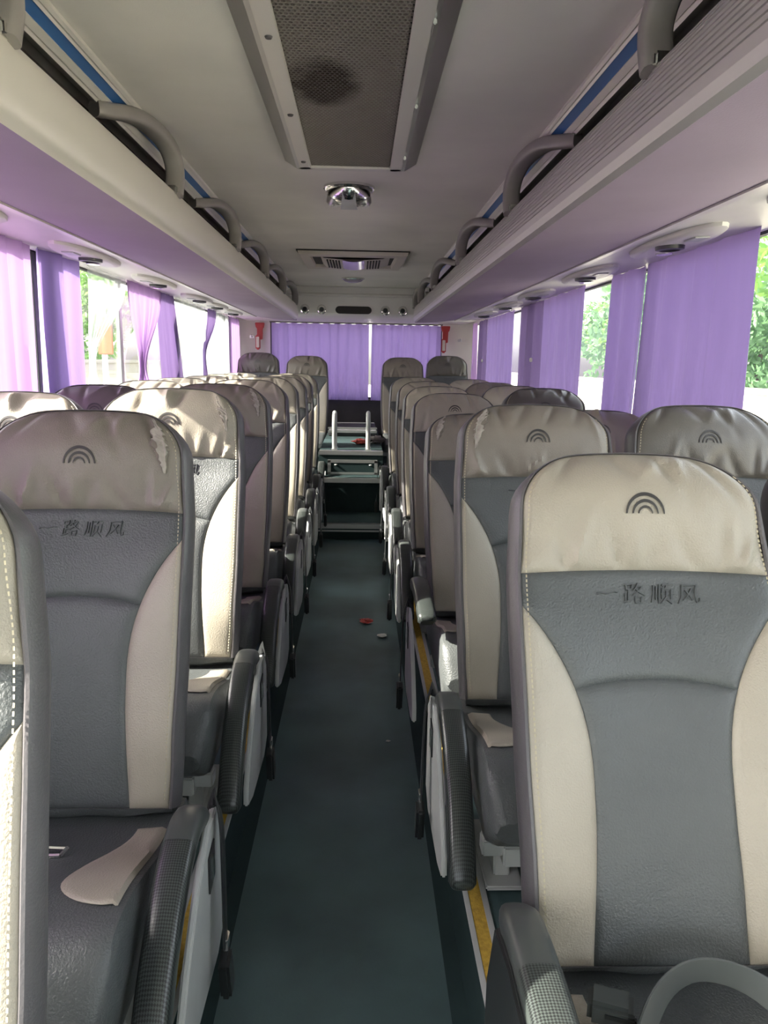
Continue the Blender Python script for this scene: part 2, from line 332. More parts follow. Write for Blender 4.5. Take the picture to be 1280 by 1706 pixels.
# ------------------------------------------------------------------ luggage racks
def rack(s, side):
    t = thing('luggage_rack', 'lilac luggage rack with %s along the %s windows' % ('ribbed grey lip' if s > 0 else 'smooth cream lip', side), 'luggage rack', (0, 0, 0), 'overhead luggage racks')
    ya, yb = Y0+.1, 7.70
    # lip: a bulging extrusion; on the right it carries fine ribs
    prof = [(.600, 1.905), (.585, 1.907), (.568, 1.895), (.556, 1.872), (.549, 1.845), (.546, 1.82), (.547, 1.795), (.551, 1.772), (.560, 1.757), (.576, 1.750)]
    if s > 0:
        rib = []
        cum = [0]
        for (x0, z0), (x1, z1) in zip(prof[2:9], prof[3:10]): cum.append(cum[-1]+math.hypot(x1-x0, z1-z0))
        def L_(d):
            k = max(i for i in range(len(cum)-1) if cum[i] <= d+1e-9); q = (d-cum[k])/(cum[k+1]-cum[k]); return (lerp(prof[2+k][0], prof[3+k][0], q), lerp(prof[2+k][1], prof[3+k][1], q))
        rib.append(prof[1])
        for k in range(10):
            d = k*.0110; p_, q_ = L_(d+.0072), L_(d+.0108)
            rib += [L_(d), L_(d+.0068), (p_[0]+.0035, p_[1]), (q_[0]+.0035, q_[1]), L_(d+.0112)]
        rib += [q for q in prof[7:-1] if q[1] < L_(.110)[1]]
        prof2 = [prof[0]]+rib+[prof[-1]]
    else: prof2 = prof
    back = [(.60, 1.765), (.615, 1.79), (.615, 1.89)]
    m = MB(); poly = [(s*x, z) for x, z in prof2+back]
    # the far end of the lip rounds up and outward
    rows = []
    for y, dx in ((ya, 0), (2.0, 0), (4.5, 0), (yb-.16, 0), (yb-.08, .008), (yb-.03, .025), (yb, .05)):
        rows.append([(x+s*dx, y, z+dx*.35) for x, z in poly])
    m.grid(rows, closed=True); m.cap(rows[-1]); m.cap(rows[0], True)
    m.build('lip', M['alu'] if s > 0 else M['alucream'], t, 0, s < 0)
    u = MB()
    pu = [(.576, 1.750), (.68, 1.752), (.80, 1.760), (.93, 1.776), (.965, 1.783), (.965, 1.795), (.80, 1.775), (.576, 1.765)]
    u.prism([(s*x, z) for x, z in pu], 1, ya, yb); u.build('underside_panel', M['lilac'], t)
    MB().prism([(s*x, z) for x, z in [(.962, 1.776), (.985, 1.776), (.992, 1.785), (.992, 1.80), (.962, 1.80)]], 1, ya, yb).build('edge_bead', M['alucream'], t)
    MB().prism([(s*x, z) for x, z in [(.99, 1.790), (1.20, 1.800), (1.352, 1.808), (1.352, 1.835), (.99, 1.815)]], 1, ya, 7.72).build('service_strip', M['white'], t)
    dk = [(.615, 1.80), (.70, 1.79), (1.2, 1.83), (1.27, 1.88), (1.22, 1.965), (1.08, 2.025), (.72, 2.035)]
    MB().grid([[(s*x, y, z) for x, z in dk] for y in (ya, yb)]).grid([[(s*x, y, z-.006) for x, z in dk] for y in (ya, yb)]).build('rack_lining', M['rackdark'], t)
    rl = [(.606, 2.079), (.606, 2.070), (.613, 2.064), (.616, 2.068), (.622, 2.060), (.626, 2.064), (.646, 2.050), (.644, 2.045), (.658, 2.034), (.661, 2.037), (.668, 2.029), (.676, 2.031), (.70, 2.045), (.69, 2.079)]
    MB().prism([(s*x, z) for x, z in rl], 1, ya, yb).build('ceiling_rail', M['alucream'], t)
    MB().prism([(s*x, z) for x, z in [(.625, 2.0630), (.6455, 2.0485), (.6465, 2.0525), (.625, 2.067)]], 1, ya, yb-.02).build('blue_strip', M['blue'], t)
    # end plate toward the rear
    MB().prism([(s*x, z) for x, z in [(.60, 1.79), (.62, 1.77), (.96, 1.79), (1.3, 1.82), (1.24, 1.96), (1.1, 2.03), (.70, 2.05), (.64, 1.98)]], 1, yb-.012, yb).build('end_plate', M['white'], t)
    return t
rack(-1, 'left'); rack(1, 'right')
ORD = ['first', 'second', 'third', 'fourth', 'fifth', 'sixth', 'seventh', 'eighth', 'ninth', 'tenth']
handle_mesh = None
def grab_mesh(s):
    pts = [(s*.572, 0, 1.885), (s*.570, .018, 1.94), (s*.572, .02, 1.98), (s*.580, .0, 2.02), (s*.592, -.05, 2.046), (s*.606, -.14, 2.055), (s*.622, -.24, 2.052), (s*.640, -.33, 2.036), (s*.662, -.395, 2.022), (s*.682, -.42, 2.018)]
    fine = []
    for i in range(len(pts)-1):
        p0, p1, p2, p3 = (Vector(pts[max(0, min(len(pts)-1, i+k))]) for k in (-1, 0, 1, 2))
        for k in range(4):
            q = k/4; fine.append(.5*((2*p1)+(p2-p0)*q+(2*p0-5*p1+4*p2-p3)*q*q+(3*p1-p0-3*p2+p3)*q**3))
    fine.append(Vector(pts[-1]))
    return [MB().tube(fine, .030, 16, .021).mesh('loop', M['grab']), MB().box((s*.573, 0.0, 1.898), (.036, .062, .026)).mesh('foot_clip', M['chrome'], .005)]
M['grab'] = mat('grey satin plastic', (.27, .255, .24), .4, noise=.08, nscale=9)
for s, side, ys in ((-1, 'left', [1.45, 2.68, 3.92, 5.11, 6.26, 7.45]), (1, 'right', [1.50, 2.85, 4.23, 5.70, 6.95, 7.62])):
    ms = grab_mesh(s)
    for i, y in enumerate(ys):
        t = thing('grab_handle', 'grey loop grab handle on the %s luggage rack, %s counting from the camera' % (side, ORD[i]), 'handle', (0, y, 0), 'loop grab handles on the racks')
        link('loop', ms[0], t); link('foot_clip', ms[1], t)

# reading light and air panels under the racks
def pod_meshes(s):
    a = MB()
    prof = [(0, 1.0), (.012, .99), (.02, .9), (.022, .75)]
    rows = []
    for h, k in prof: rows.append([(s*.088*k*cos(2*pi*i/28)*(1.0 if abs(cos(2*pi*i/28)) < .9 else .96), (.37*k*sin(2*pi*i/28)), -h) for i in range(28)])
    a.grid(rows, closed=True); a.cap(rows[-1])
    nz = MB().lathe([(.050, -.018), (.048, -.034), (.036, -.037), (.028, -.026), (0, -.026)], (s*-.02, -.02, 0), 16)
    lm = MB().lathe([(.03, -.018), (.03, -.027), (.022, -.030), (0, -.028)], (s*.03, .16, 0), 16)
    sp = MB().box((s*.0, -.19, -.024), (.05, .09, .006))
    return [('panel', a.mesh('panel', M['white'])), ('air_nozzle', nz.mesh('air_nozzle', M['black'])), ('reading_lamp', lm.mesh('reading_lamp', M['chrome'])), ('call_button', sp.mesh('call_button', M['pale'], .002))]
for s, side, ys in ((-1, 'left', [2.30, 3.48, 4.60, 5.75, 6.45, 7.25]), (1, 'right', [1.75, 2.78, 3.80, 4.92, 5.85, 6.85])):
    pm = pod_meshes(s)
    for i, y in enumerate(ys):
        t = thing('reading_light_panel', 'oval white reading light panel under the %s rack, %s counting from the camera' % (side, ORD[i]), 'light', (s*1.13, y, 1.797), 'reading light panels under the racks')
        t.rotation_euler = (0, -s*.05, 0)
        for n, m_ in pm: link(n, m_, t)

# ------------------------------------------------------------------ ceiling fittings
t = thing('air_return_grille', 'long perforated air return grille in the ceiling, with brown stain', 'vent', (0, 0, 0))
ga, gb = .55, 3.0
MB().grid([[(-.24, ga-.05, 2.079), (-.24, gb+.012, 2.079), (.24, gb+.012, 2.079), (.24, ga-.05, 2.079)], [(-.196, ga, 2.05), (-.196, gb, 2.05), (.196, gb, 2.05), (.196, ga, 2.05)], [(-.18, ga, 2.05), (-.18, gb-.01, 2.05), (.18, gb-.01, 2.05), (.18, ga, 2.05)]], closed=True).build('flange', M['steel'], t, 0, False)
f = MB(); mh = .141; mfar = 2.945
for x0, x1 in ((-.183, -mh), (mh, .183)): f.box(((x0+x1)/2, (ga+gb)/2-.01, 2.048), (x1-x0, gb-ga-.03, .010))
f.box((0, (mfar+gb-.012)/2, 2.048), (.364, gb-.012-mfar, .010)); f.box((0, ga+.02, 2.048), (.364, .05, .010))
f.build('frame', M['alu2'] if 'alu2' in M else M['alucream'], t, .002)
g = MB(); px, py = .0118, .0135
nx, ny = int(2*mh/px), int((mfar-1.25)/py)
hole = [(cos(2*pi*k/8), sin(2*pi*k/8)) for k in range(8)]
sq = [(1, 0), (1, 1), (0, 1), (-1, 1), (-1, 0), (-1, -1), (0, -1), (1, -1)]
for j in range(ny):
    for i in range(nx+1):
        cx_ = -mh+px*(i+(.5 if j % 2 else 0)); cy_ = mfar-py*(j+.5); o = len(g.v)
        if abs(cx_) > mh: continue
        for k in range(8): g.v.append((cx_+sq[k][0]*px/2, cy_+sq[k][1]*py/2, 2.050))
        for k in range(8): g.v.append((cx_+hole[k][0]*px*.455, cy_+hole[k][1]*py*.40, 2.050))
        for k in range(8): g.v.append((cx_+hole[k][0]*px*.455, cy_+hole[k][1]*py*.40, 2.054))
        for k in range(8):
            n = (k+1) % 8; g.f.append((o+k, o+n, o+8+n, o+8+k)); g.f.append((o+8+k, o+8+n, o+16+n, o+16+k))
pm_ = g.build('perforated_mesh', M['mesh'], t, 0, False); pm_['kind'] = 'stuff'
MB().box((0, (ga+mfar)/2, 2.072), (.34, mfar-ga, .004)).build('filter_backing', M['hole'], t)
for y in (1.82, 2.35, 2.866, 1.3): MB().lathe([(0, -.005), (.007, -.004), (.009, 0), (.009, .003)], (-.163, y, 2.043), 10).build('screw', M['rackdark'], t)
for y in (1.75, 2.28, 2.82): MB().box((.186, y, 2.044), (.008, .06, .012)).build('hinge', M['steel'], t, .002)

t = thing('round_ceiling_lamp', 'round chrome ceiling lamp with two lens clusters, behind the grille', 'light', (-.012, 3.42, 2.08))
MB().lathe([(.108, 0), (.108, -.010), (.100, -.018), (.092, -.020)], (0, 0, 0), 32).build('trim_ring', M['chrome'], t)
MB().lathe([(.094, -.018), (.090, -.04), (.074, -.062), (.04, -.076), (.0, -.08)], (0, 0, 0), 28).build('reflector_dome', M['chrome'], t)
rows = [[(x*(1-.25*abs(v)), v*.088, -.022-.066*math.sqrt(max(0, 1-(v*v)*.95))) for x in (-.036, -.018, 0, .018, .036)] for v in [k/6-1 for k in range(13)]]
MB().grid(rows).grid([[(p[0], p[1], p[2]+.012) for p in r_] for r_ in rows]).build('centre_band', M['pale'], t)
for s in (-1, 1):
    c = MB().lathe([(.03, -.028), (.032, -.062), (.024, -.075), (0, -.078)], (s*.062, -.005, 0), 16).build('lens_cluster', M['steel'], t)
    for k in range(7):
        a = 2*pi*k/6; rr = 0 if k == 6 else .018
        MB().lathe([(.006, 0), (.005, -.004), (0, -.006)], (s*.062+rr*cos(a), -.005+rr*sin(a), -.074), 8).build('bulb', M['paper'], c)
t = thing('ceiling_vent_unit', 'rectangular cream ceiling unit with speaker grilles and lilac lamp', 'vent', (-.01, 5.62, 2.08))
o_ = [(-.355, .47), (.345, .47), (.365, -.36), (-.365, -.36)]
i_ = [(-.285, .33), (.275, .33), (.29, -.26), (-.29, -.26)]
MB().grid([[(x, y, 0) for x, y in o_], [(x*.985, y*.985, -.03) for x, y in o_], [(x, y, -.034) for x, y in i_], [(x*.98, y*.98, -.006) for x, y in i_]], closed=True).build('bezel', M['beige'], t, .004)
MB().grid([[(x*k, y*k, z) for x, y in o_] for k, z in ((1.0, -.001), (1.022, -.001), (1.022, -.008), (1.0, -.008))], closed=True).build('shadow_outline', M['hole'], t)  # dark ring that draws the shadow line around the bezel
MB().box((0, .04, -.007), (.57, .60, .006)).build('recess', M['hole'], t)
MB().grid([[(x, y, z) for x, z in ((-.225, -.012), (-.2, -.034), (-.09, -.042), (.09, -.042), (.2, -.034), (.25, -.012))] for y in (.28, .15, 0, -.15, -.22)]).build('cover', M['beige'], t)
MB().grid([[(x, y, -.044-.012*cos(x/.075*1.4)) for x in (-.075, -.04, 0, .04, .075)] for y in (.27, 0, -.21)]).build('lamp_lens', M['lens'], t)
for s in (-1, 1):
    g = MB()
    for a in range(6):
        for b in range(5): g.box((s*(.098+b*.020), .24-a*.075, -.0445+.0035*b*.4), (.010, .05, .006))
    g.build('speaker_holes', M['hole'], t)['kind'] = 'stuff'
t = thing('small_ceiling_lamp', 'small round chrome lamp in the ceiling near the rear panel', 'light', (-.025, 6.95, 2.08))
MB().lathe([(.10, 0), (.10, -.012), (.088, -.018)], (0, 0, 0), 28).build('trim_ring', M['chrome'], t)
MB().lathe([(.088, -.016), (.07, -.03), (.04, -.038), (0, -.04)], (0, 0, 0), 24).build('lens', M['lens'], t)

t = thing('rear_overhead_duct', 'cream overhead panel above rear window with round vents and dark slot', 'panel', (0, 7.75, 0))
pr = [(0, 2.078), (0, 2.02), (-.02, 2.005), (-.02, 1.99), (0, 1.985), (.012, 1.90), (.03, 1.83), (.06, 1.812), (1.44, 1.812), (1.44, 1.84), (.5, 2.078)]
MB().prism(pr, 0, -1.26, 1.26).build('panel', M['white'], t)
n = 10; sl = [(.135*(1 if cos(a) > 0 else -1)+.042*cos(a)-.025, .036*sin(a)+1.862) for a in [2*pi*(k+.5)/20 for k in range(20)]]
MB().prism(sl, 1, .004, .03).build('slot', M['hole'], t)
for x in (-.50, -.336, .286, .455):
    v = MB().tube([(x, .018, 1.862), (x, .004, 1.863), (x, -.010, 1.864)], [.046, .046, .034], 18).build('vent_ring', M['chrome'], t)
    MB().tube([(x, -.008, 1.864), (x, -.016, 1.865)], [.026, .012], 14).build('nozzle', M['black'], v)

# ------------------------------------------------------------------ curtains
def curtain(label, m, ax, pos, a, b, zt, zb, folds, amp, a2=None, b2=None, knot=None, seed=0, group=None, cat='curtain', name='curtain'):
    rnd = random.Random(seed); ph = [rnd.uniform(0, 6.28) for _ in range(4)]; nv = 30; nu = int(folds*10)+6
    a2 = a if a2 is None else a2; b2 = b if b2 is None else b2
    rows = []
    for j in range(nv+1):
        v = j/nv; z = lerp(zt, zb, v); row = []
        l, r_ = lerp(a, a2, v), lerp(b, b2, v); k = 1.0
        if knot:
            zk, ck, wk = knot
            if z > zk: q = sm(0, 1, (zt-z)/(zt-zk))**1.3; l = lerp(a, ck-wk, q); r_ = lerp(b, ck+wk, q)
            else: q = sm(0, 1, (zk-z)/(zk-zb+1e-6)); l = lerp(ck-wk, a2, q); r_ = lerp(ck+wk, b2, q)
            k = .55
        for i in range(nu+1):
            u = i/nu
            uu = u+.035*sin(2*pi*(2.3*u)+ph[0])*(.4+.6*v)
            f = sin(2*pi*folds*uu+ph[1])+.45*sin(2*pi*folds*2.1*uu+ph[2]+v*.8)+.35*sin(2*pi*folds*.47*uu+ph[3])
            d = amp*f*(.55+.45*v)*k*(1 if j else .6)
            y = lerp(l, r_, u)+amp*.25*cos(2*pi*folds*uu+ph[1])
            zz = z-(.008*abs(sin(2*pi*folds*.5*u+ph[2])) if j == 0 else 0)
            row.append((pos+d, y, zz) if ax == 0 else (y, pos+d, zz))
        rows.append(row)
    o = MB().grid(rows).build(name, m)
    return tag(o, label, cat, group)
CX = 1.306
GR, GL = 'purple curtains at the right windows', 'curtains at the left windows'
curtain('broad purple curtain nearest at the right windows, stained along its lower folds', M['purple'], 0, CX, 2.51, 3.49, 1.815, .93, 4, .015, 2.52, 3.57, seed=1, group=GR)
curtain('narrow purple curtain strip bunched beside bare glass at right', M['purple'], 0, CX, 3.52, 3.97, 1.812, .93, 2, .026, 3.62, 3.95, seed=2, group=GR)
curtain('pale purple curtain behind the second right window gap', M['purple'], 0, CX-.005, 4.42, 5.40, 1.812, .93, 4, .015, 4.36, 5.4, seed=3, group=GR)
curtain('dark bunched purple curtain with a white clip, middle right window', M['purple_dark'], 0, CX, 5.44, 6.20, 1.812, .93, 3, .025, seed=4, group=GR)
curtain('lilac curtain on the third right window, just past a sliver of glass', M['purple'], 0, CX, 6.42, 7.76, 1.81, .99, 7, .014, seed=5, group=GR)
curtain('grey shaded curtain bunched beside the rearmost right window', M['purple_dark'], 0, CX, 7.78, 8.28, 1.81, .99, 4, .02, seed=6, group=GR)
curtain('last pale lilac curtain on the right by the rear pillar', M['pink'], 0, CX, 8.52, 8.82, 1.81, .99, 3, .016, seed=7, group=GR)
curtain('added unseen lilac curtain shading the near seats at the first left window', M['pink'], 0, -CX, .74, 1.98, 1.83, .93, 5, .016, seed=20, group=GL)  # added out of view to keep the sun off the near left seats
curtain('pink sunlit lilac curtain nearest at the left windows', M['pink'], 0, -CX, 2.40, 3.33, 1.83, .93, 6, .016, seed=8, group=GL)
curtain('violet bunched curtain with deep folds beside left bare glass', M['purple'], 0, -CX, 3.36, 3.84, 1.83, .93, 2, .030, 3.38, 3.80, seed=9, group=GL)
curtain('white sheer net tied in, hanging against left bare glass', M['sheer'], 0, -CX, 3.98, 4.62, 1.815, .93, 6, .012, 3.70, 4.22, knot=(1.335, 3.99, .045), seed=10, group=GL, name='sheer_curtain')
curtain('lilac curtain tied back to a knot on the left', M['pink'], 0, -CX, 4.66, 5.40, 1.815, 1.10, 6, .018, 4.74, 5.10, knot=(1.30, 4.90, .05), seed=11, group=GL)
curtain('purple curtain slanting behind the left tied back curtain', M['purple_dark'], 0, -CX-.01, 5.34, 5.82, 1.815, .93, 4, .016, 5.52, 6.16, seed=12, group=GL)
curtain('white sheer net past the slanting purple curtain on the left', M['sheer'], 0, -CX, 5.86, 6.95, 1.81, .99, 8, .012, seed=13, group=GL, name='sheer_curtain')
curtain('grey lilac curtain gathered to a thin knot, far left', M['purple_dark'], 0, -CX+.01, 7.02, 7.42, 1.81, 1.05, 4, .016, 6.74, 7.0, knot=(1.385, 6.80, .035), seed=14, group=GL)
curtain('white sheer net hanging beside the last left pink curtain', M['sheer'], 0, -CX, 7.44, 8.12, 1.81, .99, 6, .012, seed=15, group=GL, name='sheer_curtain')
curtain('last pink lilac curtain at the left rear corner', M['pink'], 0, -CX, 8.14, 8.80, 1.81, .99, 4, .014, seed=16, group=GL)
for n_, (s, y, z) in enumerate(((1, 5.6, 1.40), (1, 7.85, 1.40))):
    tag(MB().box((s*(CX-.035), y, z), (.012, .05, .03)).build('curtain_clip', M['paper'], None, .004), 'small white curtain clip on the %s right curtain' % ('middle', 'rear')[n_], 'clip', 'white curtain clips')
curtain('wide purple curtain over the rear window, dirty at the hem', M['purple'], 1, YR-.06, -.98, .145, 1.800, .925, 9, .012, -.98, .150, seed=17, group='rear window curtains')
curtain('narrower purple curtain over the rear window beside the light gap', M['purple'], 1, YR-.06, .175, .985, 1.800, .925, 8, .014, .17, .985, seed=18, group='rear window curtains')
tag(MB().tube([(-1.0, YR-.06, 1.803), (1.0, YR-.06, 1.803)], .008, 8).build('curtain_rod', M['rackdark']), 'thin dark curtain rod above the rear window', 'rod')
for s, x, sd_ in ((-1, -1.11, 'left'), (1, 1.03, 'right')):
    t = thing('emergency_hammer', 'red emergency hammer in its holder on the rear %s pillar' % sd_, 'hammer', (x, YR-.06, 1.62), 'emergency hammers on the rear pillars')
    MB().prism([(-.055, .17), (.055, .17), (.045, .12), (.032, .10), (.03, -.02), (-.03, -.02), (-.032, .10), (-.045, .12)], 1, -.05, .0).build('holder', M['red'], t, .006)
    MB().box((-.02, -.06, -.05), (.055, .03, .17)).build('handle', M['red'], t, .012)
    MB().box((-.02, -.078, -.05), (.035, .008, .12)).build('handle_face', M['beige'], t, .003)
    t = thing('coat_hook', 'small metal coat hook on the rear %s corner pillar' % sd_, 'hook', (s*1.20, YR-.09, 1.63), 'coat hooks on the rear pillars')
    MB().box((0, .0, 0), (.05, .02, .03)).tube([(0, -.01, 0), (0, -.05, -.005), (0, -.06, .02)], .008, 6).build('hook', M['steel'], t, .002)

# ------------------------------------------------------------------ coach seats
T, TS, TW, TC = .84, .62, .558, .435            # backrest height, headrest seam, wing top, curved seam
HWB = [(0, .204), (.12, .214), (.30, .221), (.50, .221), (.62, .216), (.74, .207), (.84, .197)]
RC_ = .100
def hw(t):
    b = table(HWB, t)
    if t > T-RC_: b = b-RC_+math.sqrt(max(0, RC_**2-(t-(T-RC_))**2))
    return b
def yf(x, t):
    u = x/.2
    y = -.020*sin(pi*min(t/.6, 1))-.030*sm(.56, .74, t)+.050*max(0, (t-.74)/.10)**2*(1 if t > .74 else 0)
    w = .026*sm(0, .15, t)*(1-sm(.50, .68, t))-.012*sm(.6, .7, t)
    return y-w*u*u
def P(x, t, d=0):
    return (x, yf(x, t)-d, t-.014*(x/.2)**2*(t/T)**4)
def cosd(n): return [lerp(i/n, .5-.5*cos(pi*i/n), .75) for i in range(n+1)]
def bw(t):                                      # wing boundary
    b = .113+.010*(1-min(1, t/.2))
    q = max(0, (t-.27)/(TW-.27))
    return b+(hw(TW)-.113)*q**2.3
def panel(xl, xr, t0, t1, nu, nt, wr=None, puff=.004):
    rows = []
    for b in cosd(nt):
        row = []
        for a in cosd(nu):
            tt = lerp(t0(a), t1(a), b); l, r = xl(tt), xr(tt); x = lerp(l, r, a)
            e = min(x-l, r-x, (tt-t0(a)), (t1(a)-tt)); e = max(e, 0)
            d = -.007*exp(-e/.006)+puff*(1-exp(-e/.03))
            if wr: d += wr(x, tt)*(1-exp(-e/.010))
            row.append(P(x, tt, d))
        rows.append(row)
    return MB().grid(rows)
def wrinkles(seed, n=8, amp=.0038):
    rnd = random.Random(seed); L = []
    for k in range(n):
        x = rnd.uniform(-.17, .17); dx = rnd.uniform(-.05, .05); L.append(((x, TS), (x+dx, TS+rnd.uniform(.07, .13)), rnd.uniform(.008, .014), rnd.choice((-1, 1, 1))*amp*rnd.uniform(.6, 1.3)))
    for k in range(n-2):
        x = rnd.uniform(-.16, .16); L.append(((x, T), (x+rnd.uniform(-.09, .09), T-rnd.uniform(.07, .14)), rnd.uniform(.008, .015), rnd.choice((-1, 1))*amp*rnd.uniform(.7, 1.5)))
    def f(x, t):
        s = 0
        for (x0, t0), (x1, t1), w, a in L:
            dx, dt = x1-x0, t1-t0; q = ((x-x0)*dx+(t-t0)*dt)/(dx*dx+dt*dt)
            if -.2 < q < 1.2:
                d = abs((x-x0)*dt-(t-t0)*dx)/math.hypot(dx, dt); s += a*exp(-(d/w)**2)*max(0, 1-q)*min(1, (q+.2)*4)
        return s*(1-exp(-((x/.055)**2+((t-.73)/.045)**2)**2))
    return f
def outline(n=16):
    ts = [T*k/26 for k in range(20)]; ts += [T-RC_+RC_*sin(pi/2*k/9) for k in range(0, 10)]
    ts = sorted(set([round(t, 5) for t in ts if t < T-RC_]+[T-RC_+RC_*sin(pi/2*k/9) for k in range(10)]))
    right = [(hw(t), t) for t in ts]; top = hw(T); k = 8
    return [(-x, t) for x, t in right]+[(lerp(-top, top, i/k), T) for i in range(1, k)]+right[::-1]
OUT = outline()
def onorm(i):
    a, b = OUT[max(i-1, 0)], OUT[min(i+1, len(OUT)-1)]; dx, dt = b[0]-a[0], b[1]-a[1]; l = math.hypot(dx, dt)
    return (-dt/l, dx/l)
def shell_mesh():
    L = [(-.001, .0065), (.002, .002), (.006, .002), (.010, .008), (.014, .022), (.017, .042), (.012, .075), (.000, .105), (-.018, .124), (-.045, .130)]
    rows = []
    for o, dy in L:
        row = []
        for i, (x, t) in enumerate(OUT):
            n = onorm(i); fade = sm(-.02, .06, t) if i in (0, len(OUT)-1) else 1
            k = lerp(1, .45, sm(.2, .9, abs(n[1])))
            p = P(x, t); row.append((p[0]+n[0]*o*k, p[1]+dy, p[2]+n[1]*o*k*.75))
        rows.append(row)
    m = MB().grid(rows); N = len(OUT); last = rows[-1]
    m.grid([[last[i], last[N-1-i]] for i in range(N//2+1)])
    lo = [r[0] for r in rows]; hi = [r[-1] for r in rows]; m.grid([[lo[i], hi[i]] for i in range(len(rows))])
    return m.mesh('backrest', M['shell'])
def strip_along(pts, w, h, name, m):             # raised flat ribbon laid on the face, pts in (x, t)
    v = MB(); rows = []
    for i, (x, t) in enumerate(pts):
        a, b = pts[max(i-1, 0)], pts[min(i+1, len(pts)-1)]; l = math.hypot(b[0]-a[0], b[1]-a[1]) or 1; n = (-(b[1]-a[1])/l, (b[0]-a[0])/l)
        ww = w(i/(len(pts)-1)) if callable(w) else w
        rows.append([P(x-n[0]*ww, t-n[1]*ww, .002), P(x-n[0]*ww*.7, t-n[1]*ww*.7, h), P(x+n[0]*ww*.7, t+n[1]*ww*.7, h), P(x+n[0]*ww, t+n[1]*ww, .002)])
    v.grid(rows); return v
def emblem_mesh():
    m = MB(); c = (0, .713)
    for R, th in ((.0335, .0058), (.0225, .0052), (.0125, .004)):
        rows = []
        for k in range(19):
            a = pi*k/18; ro = R; ri = R-th*(.35+.65*sin(a)); e = 1.12
            rows.append([P(c[0]+ro*cos(a), c[1]+ro*e*sin(a), .0085), P(c[0]+ri*cos(a), c[1]+ri*e*sin(a), .0085)])
        m.grid(rows); m.grid([[(p[0], p[1]+.006, p[2]) for p in r] for r in rows]); m.grid([[r[0], (r[0][0], r[0][1]+.006, r[0][2])] for r in rows])
    return m.mesh('emblem', M['emboss'])
GLY = [
 [[(0, .48), (.12, .56), (.5, .50), (.86, .60), (1, .54)]],
 [[(.05, .95), (.08, .68)], [(.05, .92), (.36, .95), (.33, .70)], [(.08, .70), (.34, .71)], [(.2, .7), (.2, .15)], [(.2, .45), (.38, .48)], [(.07, .5), (.07, .12)], [(0, .08), (.4, .2)],
  [(.64, 1), (.56, .8), (.43, .65)], [(.58, .85), (.85, .87), (.70, .62), (.42, .40)], [(.55, .72), (.75, .55), (1, .40)], [(.55, .35), (.57, .03)], [(.55, .33), (.85, .36), (.82, .06)], [(.57, .06), (.83, .07)]],
 [[(.06, .9), (.07, .5), (0, .08)], [(.2, .85), (.2, .2)], [(.34, .95), (.34, .02)], [(.45, .92), (.98, .95)], [(.70, .92), (.62, .75)], [(.5, .72), (.5, .25)], [(.5, .72), (.92, .74), (.92, .25)], [(.71, .62), (.70, .35), (.45, .02)], [(.76, .22), (.98, .02)]],
 [[(.15, .92), (.15, .4), (0, .02)], [(.15, .92), (.8, .95), (.78, .4), (.88, .08), (1, .15), (1, .32)], [(.6, .75), (.45, .45), (.25, .2)], [(.3, .7), (.5, .45), (.66, .2)]]]
def letter_mesh():
    m = MB(); h = .036
    for g, x0 in zip(GLY, (-.088, -.040, .008, .054)):
        for st in g:
            pts = []
            for (ax_, ay), (bx_, by) in zip(st, st[1:]):
                for k in range(3): pts.append((x0+h*(lerp(ax_, bx_, k/3)+.12*lerp(ay, by, k/3)), .560+h*lerp(ay, by, k/3)))
            pts.append((x0+h*(st[-1][0]+.12*st[-1][1]), .560+h*st[-1][1]))
            s_ = strip_along(pts, lambda q: .0017*(1.15-.6*q), .0060, '', None)
            o = len(m.v); m.v += s_.v; m.f += [tuple(o+i for i in f) for f in s_.f]
    return m.mesh('lettering', M['letter'])
def stitch_mesh():
    m = MB()
    path = [(x*1.0-(.007 if x > 0 else -.007), t) for x, t in OUT if t < T-.02]
    for sgn in (-1, 1):
        run = [(x, t) for x, t in path if x*sgn > 0]; run.sort(key=lambda p: p[1])
        t = .02
        while t < .80:
            x0 = (hw(t)-.008)*sgn; x1 = (hw(t+.005)-.008)*sgn
            a, b = P(x0, t, .0045), P(x1, t+.005, .0045); w = .0011
            o = len(m.v); m.v += [(a[0]-w, a[1], a[2]), (a[0]+w, a[1]-.001, a[2]), (b[0]+w, b[1]-.001, b[2]), (b[0]-w, b[1], b[2])]; m.f.append((o, o+1, o+2, o+3)); t += .0085
    return m.mesh('stitching', M['thread'], smooth=False)
def tear_mesh(seed, sgn, back=False):
    rnd = random.Random(seed); m = MB(); c = (sgn*.150, .750)
    spine = [(sgn*.140, .826), (sgn*.158, .800), (sgn*.170, .770), (sgn*.176, .735), (sgn*.178, .70)]
    rows = []; N = 26; wa = wb = .01
    for i in range(N+1):
        q = i/N*(len(spine)-1); k = min(int(q), len(spine)-2); x = lerp(spine[k][0], spine[k+1][0], q-k); t = lerp(spine[k][1], spine[k+1][1], q-k)
        env = .12+.88*sin(pi*(i+.5)/(N+1)); wa = lerp(wa, rnd.uniform(.006, .034), .6); wb = rnd.uniform(.004, .012)
        if back: wa, wb = wa+.0022, wb+.002
        li = [-wa*env, -wa*env*.8, -wa*env*.4, 0, wb*env*.6, wb*env]
        hs = [.003, .0072, .0072, .0072, .0072, .003] if back else [.0035, .0108, .0098+.0016*rnd.random(), .0086+.002*rnd.random(), .0105, .003]
        rows.append([P(x+sgn*l, t-.2*l, h) for l, h in zip(li, hs)])
    m.grid(rows); return m.mesh('exposed_backing' if back else 'torn_patch', M['tear_edge' if back else 'tear'], smooth=False)
